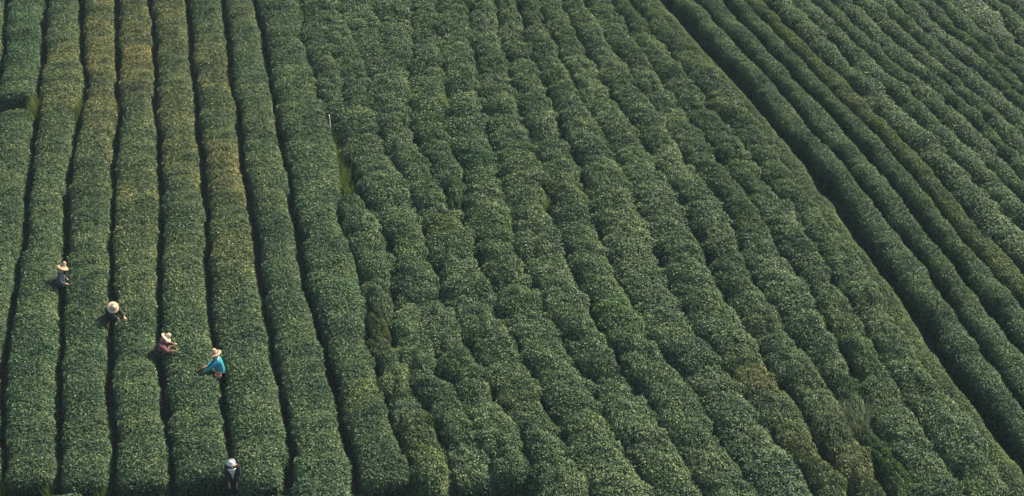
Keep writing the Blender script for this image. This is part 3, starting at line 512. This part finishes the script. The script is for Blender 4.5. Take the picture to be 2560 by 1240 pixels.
PEOPLE = [
    (('person in a slate jacket and tall straw hat standing furthest left among the tea', -14.24, -1.83, 0.262, 0.14, 0.175, [[0.22, 0.1, 0.95], [0.16, -0.22, 0.95]], M_NAVY, None, M_TROUSER, M_STRAW, 'tall', (0.0, 0.0)), {'size': 0.9, 'band': None, 'towel': False, 'crouch': 0, 'side': 0}),
    (('person in black bending forward under a wide pale straw hat, forearms bare', -12.28, -3.56, -1.012, 0.593, 0.314, [[0.6, 0.26, 1.0], [0.5, 0.1, 0.93]], M_BLACK, None, M_TROUSER, M_STRAW_PALE, 'wide', (0.0, 0.0)), {'size': 0.9, 'band': M_BAND, 'towel': False, 'crouch': 0, 'side': 0}),
    (('person in a dark vest and maroon sleeves picking with both hands', -10.45, -5.33, 0.209, 0.419, 0.244, [[0.44, 0.12, 1.1], [0.48, -0.26, 1.0]], M_MAROON, M_VEST, M_TROUSER, M_STRAW_PALE, 'wide', (0.0, 0.0)), {'size': 0.9, 'band': None, 'towel': False, 'crouch': 0, 'side': 0}),
    (('person in a bright teal shirt and brown straw hat reaching left over the tea', -8.57, -6.13, 3.351, 0.122, 0.105, [[0.5, 0.18, 0.98], [0.42, -0.08, 1.02]], M_TEAL, None, M_TROUSER, M_STRAW, 'wide', (0.0, 0.0)), {'size': 0.9, 'band': M_BAND, 'towel': False, 'crouch': 0, 'side': 0}),
    (('person in dark clothes with a white hat and white neck towel near the bottom edge', -7.5, -10.55, -1.606, 0.314, 0.175, [[0.14, 0.12, 0.6], [0.14, -0.12, 0.6]], M_BLACK, None, M_TROUSER, M_WHITE, 'cloth', (0.0, 0.0)), {'size': 0.92, 'band': None, 'towel': True, 'crouch': 0.12, 'side': 0})]
BASKETS = [('tan wicker basket at the waist of the maroon sleeved picker', -10.08, -5.42, 0.84, 0.13, 0.15, (0.12, 0.1, 0)), ('small tan basket hanging at the hip of the picker in teal', -8.58, -6.37, 0.66, 0.095, 0.14, (0.12, 0.1, 0))]
# ------------------------------------------------------------------ grass and weeds along the furrows
def blades(name, spots, material, label, kind, cat=None, lenr=(0.10, 0.24), wid=0.008, lean=0.5):
    """spots: (u, v, blades, spread u, spread v, height factor)"""
    V, F, T = [], [], []
    for (u, v, n, su, sv, hf) in spots:
        for _ in range(n):
            bu, bv = u + rnd.gauss(0, su), v + rnd.gauss(0, sv)
            p = ground(bu, bv, 0.0)
            L = rnd.uniform(*lenr) * hf
            az = rnd.uniform(0, 2 * math.pi)
            d = Vector((math.cos(az), math.sin(az), 0))
            s = Vector((-d.y, d.x, 0)) * wid
            l = rnd.uniform(0.15, 1.0) * lean
            m = p + Vector((0, 0, L * 0.6)) + d * L * 0.25 * l
            t = p + Vector((0, 0, L * (1.0 - 0.25 * l))) + d * L * 0.75 * l
            k = len(V)
            V += [p - s, p + s, m - s * 0.8, m + s * 0.8, t]
            F += [(k, k + 1, k + 3, k + 2), (k + 2, k + 3, k + 4)]
            T += [rnd.random()] * 5
    o = link(name, mesh_from(name, V, F, [material]))
    a = o.data.attributes.new('tone', 'FLOAT', 'POINT')
    a.data.foreach_set('value', np.array(T, np.float32))
    o.color = (1, 1, 1, 1)
    tag(o, label, cat, None, kind)
    return o

spots = []
for (u, v, ru, rv, n, hf) in GRASS_PATCHES:
    for _ in range(n):
        spots.append((u + rnd.uniform(-ru, ru), v + rnd.uniform(-rv, rv), 26, 0.05, 0.07, rnd.uniform(0.8, 1.4) * hf))
for name in ('A', 'B', 'C', 'D', 'E', 'F', 'G', 'Jl', 'M4', 'M6', 'M7', 'R0l', 'R1l', 'R2l'):
    v = -11.0
    while v < 20:
        if rnd.random() < 0.5:
            spots.append((at_line(name, v) + rnd.uniform(-0.1, 0.12), v, rnd.randrange(5, 14), 0.05, 0.15, rnd.uniform(0.5, 0.9)))
        v += 0.45
blades('grass', spots, M_GRASS, 'short yellow-green grass growing in the furrows beside the tea rows', 'stuff')

for (lab, cu, cv, n, sp, hf) in PLUMES:
    o = blades('dry_grass_clump', [(cu, cv, n, sp, sp, hf)], M_STRAW_BLADE, lab, None, 'dry grass', (0.75, 1.25), 0.006, 0.55)

# ------------------------------------------------------------------ stakes
def stake(name, label, u, v, lean, length, r, material):
    p = ground(u, v, -0.1)
    d = Vector(lean).normalized()
    s = d.cross(Vector((0, 1, 0))).normalized(); t = d.cross(s)
    V, F = [], []
    ns, nr = 8, 13
    for j in range(nr):
        f = j / (nr - 1)
        node = 1.18 if j % 3 == 0 else 1.0
        rr = r * (1 - 0.25 * f) * node
        c = p + d * length * f + s * 0.012 * math.sin(f * 5)
        for i in range(ns):
            an = 2 * math.pi * i / ns
            V.append(c + (s * math.cos(an) + t * math.sin(an)) * rr)
    for j in range(nr - 1):
        for i in range(ns):
            F.append((j * ns + i, j * ns + (i + 1) % ns, (j + 1) * ns + (i + 1) % ns, (j + 1) * ns + i))
    F.append(tuple(range((nr - 1) * ns, nr * ns)))
    o = link(name, mesh_from(name, V, F, [material], True))
    tag(o, label, 'stake')
def cross_hedge(label, v, u0, u1, hs):
    org = ground(u0, v)
    root = link('tea_hedge', None); root.location = org
    tag(root, label, 'tea row')
    u = u0
    while u < u1:
        vv = v + 0.12 * math.sin(u * 0.9)
        s = rnd.uniform(0.93, 1.08)
        o = link('bush', HEDGE[rnd.randrange(NV)], root)
        M = Matrix(((0, 1.0, 0, 0), (-1.0 * UPH.y, 0, NRM.y, 0), (-1.0 * UPH.z, 0, NRM.z * hs * s, 0), (0, 0, 0, 1)))
        o.matrix_basis = Matrix.Translation(ground(u, vv) - org) @ M
        o.color = tint(u, vv, 'hedge', (1, 1, 1))
        u += 0.85 * rnd.uniform(0.93, 1.07)
cross_hedge('tea hedge running crosswise along the bottom left edge of the picture', CROSS_V, -16.0, -1.5, 0.9)
for a in STAKES: stake(*a[:6], a[6], {'bamboo': M_BAMBOO, 'twig': M_TWIG}[a[7]])

# ------------------------------------------------------------------ people
def skin_mesh(name, pts, edges, rad, root, material, levels=2):
    me = bpy.data.meshes.new(name)
    me.from_pydata([tuple(p) for p in pts], edges, [])
    tmp = bpy.data.objects.new(name, me)
    COL.objects.link(tmp)
    tmp.modifiers.new('skin', 'SKIN')
    sv = me.skin_vertices[0].data
    for k, r in enumerate(rad):
        sv[k].radius = (r, r) if not isinstance(r, tuple) else r
        sv[k].use_root = (k == root)
    sub = tmp.modifiers.new('sub', 'SUBSURF'); sub.levels = levels; sub.render_levels = levels
    dg = bpy.context.evaluated_depsgraph_get()
    out = bpy.data.meshes.new_from_object(tmp.evaluated_get(dg))
    bpy.data.objects.remove(tmp); bpy.data.meshes.remove(me)
    out.name = name
    out.materials.clear(); out.materials.append(material)
    for p in out.polygons: p.use_smooth = True
    return out

def lathe(profile, n=40, wob=0.0, seed=0):
    g = random.Random(seed)
    ph = [g.uniform(0, 6.28) for _ in range(3)]
    V, F = [], []
    for (r, z) in profile:
        for i in range(n):
            an = 2 * math.pi * i / n
            dz = wob * (r / 0.2) ** 2 * (math.sin(2 * an + ph[0]) + 0.5 * math.sin(3 * an + ph[1]))
            V.append((r * math.cos(an), r * math.sin(an), z + dz))
    m = len(profile)
    for j in range(m - 1):
        for i in range(n):
            F.append((j * n + i, j * n + (i + 1) % n, (j + 1) * n + (i + 1) % n, (j + 1) * n + i))
    F.append(tuple(range(n))[::-1]); F.append(tuple(range((m - 1) * n, m * n)))
    return V, F

def elbow(s, h, out, l1=0.29, l2=0.27):
    d = h - s; L = min(d.length, l1 + l2 - 0.005)
    a = (l1 * l1 - l2 * l2 + L * L) / (2 * L)
    hh = math.sqrt(max(0.0, l1 * l1 - a * a))
    dn = d.normalized()
    o = (out - dn * out.dot(dn)).normalized()
    return s + dn * a + o * hh, s + dn * L

def person(label, u, v, heading, lean, hunch, hands, shirt_m, vest_m, trouser_m, hat_m, hat_kind, hat_tilt, size=1.0, band=None, towel=False, crouch=0.0, side=0.0):
    """local frame: faces +x, z up, feet at the origin; hands = (left, right) targets"""
    Vc = Vector
    ax = Vc((math.sin(lean), side, math.cos(lean))).normalized()
    pel = Vc((-0.28 * math.sin(lean), 0, 0.84 - crouch))
    waist = pel + ax * 0.16
    chest = pel + ax * 0.40
    ax2 = Vc((math.sin(lean + hunch), side, math.cos(lean + hunch))).normalized()
    neck = chest + ax2 * 0.13
    ax3 = Vc((math.sin(lean + hunch * 1.6), side, math.cos(lean + hunch * 1.6))).normalized()
    head0 = neck + ax3 * 0.09; head1 = neck + ax3 * 0.20
    fwd = Vc((ax3.z, 0, -ax3.x))
    yv = Vc((0, 1, 0))
    P, E, R = [], [], []
    def add(p, r, par=None):
        P.append(p); R.append(r)
        if par is not None: E.append((par, len(P) - 1))
        return len(P) - 1
    ip = add(pel, (0.15, 0.12)); iw = add(waist, (0.135, 0.10), ip); ic = add(chest, (0.165, 0.115), iw)
    ik = add(neck, 0.052, ic); ih = add(head0, (0.075, 0.085), ik); it = add(head1, (0.078, 0.09), ih)
    add(head0 + fwd * 0.10 + ax3 * 0.03, 0.016, ih)                      # nose
    for sgn in (1, -1): add(head0 + yv * 0.082 * sgn + ax3 * 0.03, 0.018, ih)   # ears
    arm = []
    for sgn, hd in zip((1, -1), hands):
        sh = chest + ax * 0.05 + yv * 0.175 * sgn
        el, wr = elbow(sh, Vc(hd), Vc((-0.3, 0.8 * sgn, -0.7)))
        s_ = add(sh, 0.062, ic); e_ = add(el, 0.043, s_); w_ = add(wr, 0.030, e_)
        d = (wr - el).normalized()
        sd = d.cross(Vc((0, 0, 1))).normalized() * sgn
        dn = Vc((0, 0, -1))
        pm = add(wr + d * 0.055, (0.036, 0.020), w_)
        for f, (o, ln) in enumerate(((-0.027, 0.065), (-0.009, 0.075), (0.010, 0.070), (0.028, 0.055))):
            k1 = add(wr + d * (0.085 + ln * 0.3) + sd * o, 0.009, pm)
            k2 = add(wr + d * (0.085 + ln * 0.75) + sd * o + dn * 0.022, 0.0085, k1)
            add(wr + d * (0.085 + ln * 0.9) + sd * o + dn * 0.045, 0.007, k2)
        k1 = add(wr + d * 0.05 - sd * 0.045 + dn * 0.01, 0.010, pm)
        add(wr + d * 0.085 - sd * 0.055 + dn * 0.025, 0.009, k1)
        arm.append((sh, el, wr))
    leg = []
    for sgn in (1, -1):
        hp = pel + yv * 0.085 * sgn + Vc((0, 0, -0.06))
        kn = Vc((0.05 + crouch * 0.6, 0.085 * sgn, 0.45 - crouch * 0.3)); an = Vc((0.0, 0.08 * sgn, 0.08))
        a = add(hp, 0.088, ip); b = add(kn, 0.060, a); c = add(an, 0.040, b)
        add(Vc((0.07, 0.085 * sgn, 0.045)), 0.042, c); add(Vc((0.16, 0.09 * sgn, 0.035)), 0.034, len(P) - 1)
        leg.append((hp, kn, an))
    body = link('person', skin_mesh('person', P, E, R, 0, M_SKIN))
    tag(body, label, 'person', 'tea pickers among the rows')
    # shirt: torso and sleeves
    P, E, R = [], [], []
    ip = add(pel - ax * 0.10, (0.200, 0.175)); i0 = add(pel + ax * 0.02, (0.195, 0.170), ip); iw = add(waist, (0.190, 0.160), i0); ic = add(chest, (0.205, 0.165), iw); add(chest + ax2 * 0.085, 0.10, ic)
    for (sh, el, wr) in arm:
        a = add(sh, 0.092, ic); b = add(sh.lerp(el, 0.55), 0.080, a); c = add(el, 0.074, b); d = add(el.lerp(wr, 0.5), 0.064, c); add(el.lerp(wr, 0.90), 0.052, d)
    shirt = link('shirt', skin_mesh('shirt', P, E, R, 0, shirt_m), body)
    if vest_m:
        P, E, R = [], [], []
        ip = add(pel - ax * 0.11, (0.212, 0.187)); i0 = add(pel + ax * 0.02, (0.207, 0.182), ip); iw = add(waist, (0.202, 0.172), i0); ic = add(chest, (0.217, 0.177), iw); add(chest + ax2 * 0.075, 0.115, ic)
        for (sh, el, wr) in arm: add(sh + (chest - sh) * 0.1, 0.088, ic)
        link('vest', skin_mesh('vest', P, E, R, 0, vest_m), body)
    P, E, R = [], [], []
    ip = add(pel, (0.158, 0.128))
    for (hp, kn, an) in leg:
        a = add(hp, 0.105, ip); b = add(kn, 0.080, a); add(an + Vc((0, 0, 0.04)), 0.062, b)
    link('trousers', skin_mesh('trousers', P, E, R, 0, trouser_m), body)
    # hair and eyes
    hc = head0 + ax3 * 0.06 - fwd * 0.025
    V, F = lathe([(0.004, -0.115), (0.06, -0.10), (0.088, -0.04), (0.094, 0.03), (0.070, 0.075), (0.03, 0.088), (0.004, 0.09)], 18)
    h = link('hair', mesh_from('hair', V, F, [M_HAIR], True), body)
    q = ax3.to_track_quat('Z', 'Y')
    h.location = hc; h.rotation_mode = 'QUATERNION'; h.rotation_quaternion = q
    for sgn in (1, -1):
        V, F = lathe([(0.002, -0.010), (0.009, -0.004), (0.009, 0.004), (0.002, 0.010)], 8)
        e = link('eye', mesh_from('eye', V, F, [M_EYE], True), body)
        e.location = head0 + fwd * 0.083 + yv * 0.032 * sgn + ax3 * 0.05
    # hat
    if hat_kind == 'wide':
        prof = [(0.004, 0.168), (0.045, 0.166), (0.066, 0.150), (0.080, 0.10), (0.094, 0.045), (0.104, 0.018), (0.14, 0.006), (0.178, -0.006), (0.200, -0.016), (0.203, -0.022), (0.198, -0.024), (0.176, -0.014), (0.14, -0.002), (0.100, 0.006), (0.088, 0.040), (0.074, 0.095), (0.060, 0.142), (0.004, 0.156)]
    elif hat_kind == 'tall':
        prof = [(0.004, 0.205), (0.038, 0.203), (0.056, 0.185), (0.070, 0.12), (0.092, 0.055), (0.108, 0.022), (0.14, 0.008), (0.178, -0.010), (0.198, -0.024), (0.200, -0.030), (0.194, -0.031), (0.174, -0.018), (0.138, 0.0), (0.104, 0.010), (0.084, 0.050), (0.064, 0.115), (0.050, 0.176), (0.004, 0.192)]
    else:
        prof = [(0.004, 0.085), (0.05, 0.082), (0.085, 0.066), (0.108, 0.030), (0.128, 0.006), (0.150, -0.008), (0.170, -0.022), (0.169, -0.028), (0.146, -0.016), (0.122, -0.004), (0.100, 0.024), (0.078, 0.055), (0.004, 0.073)]
    V, F = lathe(prof, 44, 0.006 if hat_kind != 'cloth' else 0.010, int(u * 100))
    hat = link('hat', mesh_from('hat', V, F, [hat_m], True), body)
    hat.location = head0 + ax3 * (0.075 if hat_kind != 'cloth' else 0.095)
    tq = Matrix.Rotation(hat_tilt[0], 3, 'X') @ Matrix.Rotation(hat_tilt[1], 3, 'Y')
    hat.rotation_mode = 'QUATERNION'
    hat.rotation_quaternion = (q.to_matrix() @ tq).to_quaternion() if False else (Matrix.Rotation(lean + hunch * 1.6, 3, 'Y') @ tq).to_quaternion()
    if hat_kind == 'cloth': hat.scale = (0.74, 0.74, 0.75)
    if band:
        V, F = lathe([(0.100, 0.014), (0.107, 0.018), (0.098, 0.048), (0.091, 0.050)], 40)
        link('hat_band', mesh_from('hat_band', V, F, [band], True), hat)
    if towel:
        V, F = [], []
        rows, cols = 9, 6
        top = neck + fwd * 0.03
        for r in range(rows):
            f = r / (rows - 1)
            half = 0.105 * (1 - f) ** 0.8 + 0.014
            for c in range(cols):
                g = c / (cols - 1) * 2 - 1
                cc = chest + ax2 * 0.05 - ax * 0.42 * f + Vc((0.165 + 0.02 * math.sin(g * 5 + f * 3), 0, 0))
                V.append(cc + yv * g * half + Vc((-0.06 * g * g, 0, 0)))
        for r in range(rows - 1):
            for c in range(cols - 1):
                k = r * cols + c
                F.append((k, k + 1, k + 1 + cols, k + cols))
        tw = link('neck_towel', mesh_from('neck_towel', V, F, [M_WHITE], True), body)
        sm = tw.modifiers.new('thick', 'SOLIDIFY'); sm.thickness = 0.012
    body.location = ground(u, v, -0.01)
    body.rotation_euler = (0, 0, heading)
    body.scale = (size,) * 3
    return body

def basket(label, u, v, z, r, hgt, tilt):
    prof = [(0.004, 0.0), (r * 0.72, 0.0), (r * 0.86, hgt * 0.35), (r * 0.98, hgt * 0.8), (r, hgt), (r * 1.05, hgt + 0.012), (r * 1.05, hgt + 0.024), (r * 0.95, hgt + 0.020), (r * 0.92, hgt * 0.8), (r * 0.80, hgt * 0.35), (r * 0.66, 0.02), (0.004, 0.02)]
    V, F = lathe(prof, 36)
    root = link('wicker_basket', mesh_from('wicker_basket', V, F, [M_WICKER], True))
    tag(root, label, 'basket')
    V, F = [], []
    n, k = 36, 6
    for i in range(n + 1):                                       # rope strap to the waist
        an = math.pi * i / n
        c = Vector((-r * 0.9 * math.sin(an) * 0.6, r * math.cos(an), hgt + 0.10 * math.sin(an)))
        for j in range(k):
            b = 2 * math.pi * j / k
            V.append(c + Vector((0.008 * math.cos(b), 0, 0.008 * math.sin(b))))
    for i in range(n):
        for j in range(k):
            F.append((i * k + j, i * k + (j + 1) % k, (i + 1) * k + (j + 1) % k, (i + 1) * k + j))
    link('strap', mesh_from('strap', V, F, [M_TWIG], True), root)
    root.location = ground(u, v, 0) + Vector((0, 0, z))
    root.rotation_euler = tilt
    return root

for a, kw in PEOPLE: person(*a, **kw)
for a in BASKETS: basket(*a)


# ------------------------------------------------------------------ slight haze over the slope, added to lift the shadows toward teal
def haze():
    x0, x1, y0, y1, z0, z1 = -170, 170, -75, 175, -20, 45
    V = [(x, y, z) for z in (z0, z1) for y in (y0, y1) for x in (x0, x1)]
    F = [(0, 2, 3, 1), (4, 5, 7, 6), (0, 1, 5, 4), (2, 6, 7, 3), (0, 4, 6, 2), (1, 3, 7, 5)]
    m = bpy.data.materials.new('haze'); m.use_nodes = True
    N = m.node_tree.nodes; N.remove(N['Principled BSDF'])
    pv = N.new('ShaderNodeVolumePrincipled')
    pv.inputs['Color'].default_value = (0.62, 0.84, 0.90, 1)
    pv.inputs['Density'].default_value = 0.00032
    pv.inputs['Anisotropy'].default_value = 0.0
    m.node_tree.links.new(pv.outputs[0], N['Material Output'].inputs['Volume'])
    o = link('haze', mesh_from('haze', V, F, [m]))
    tag(o, 'thin blue haze over the tea slope, added to lift the shadows', None, None, 'stuff')
haze()
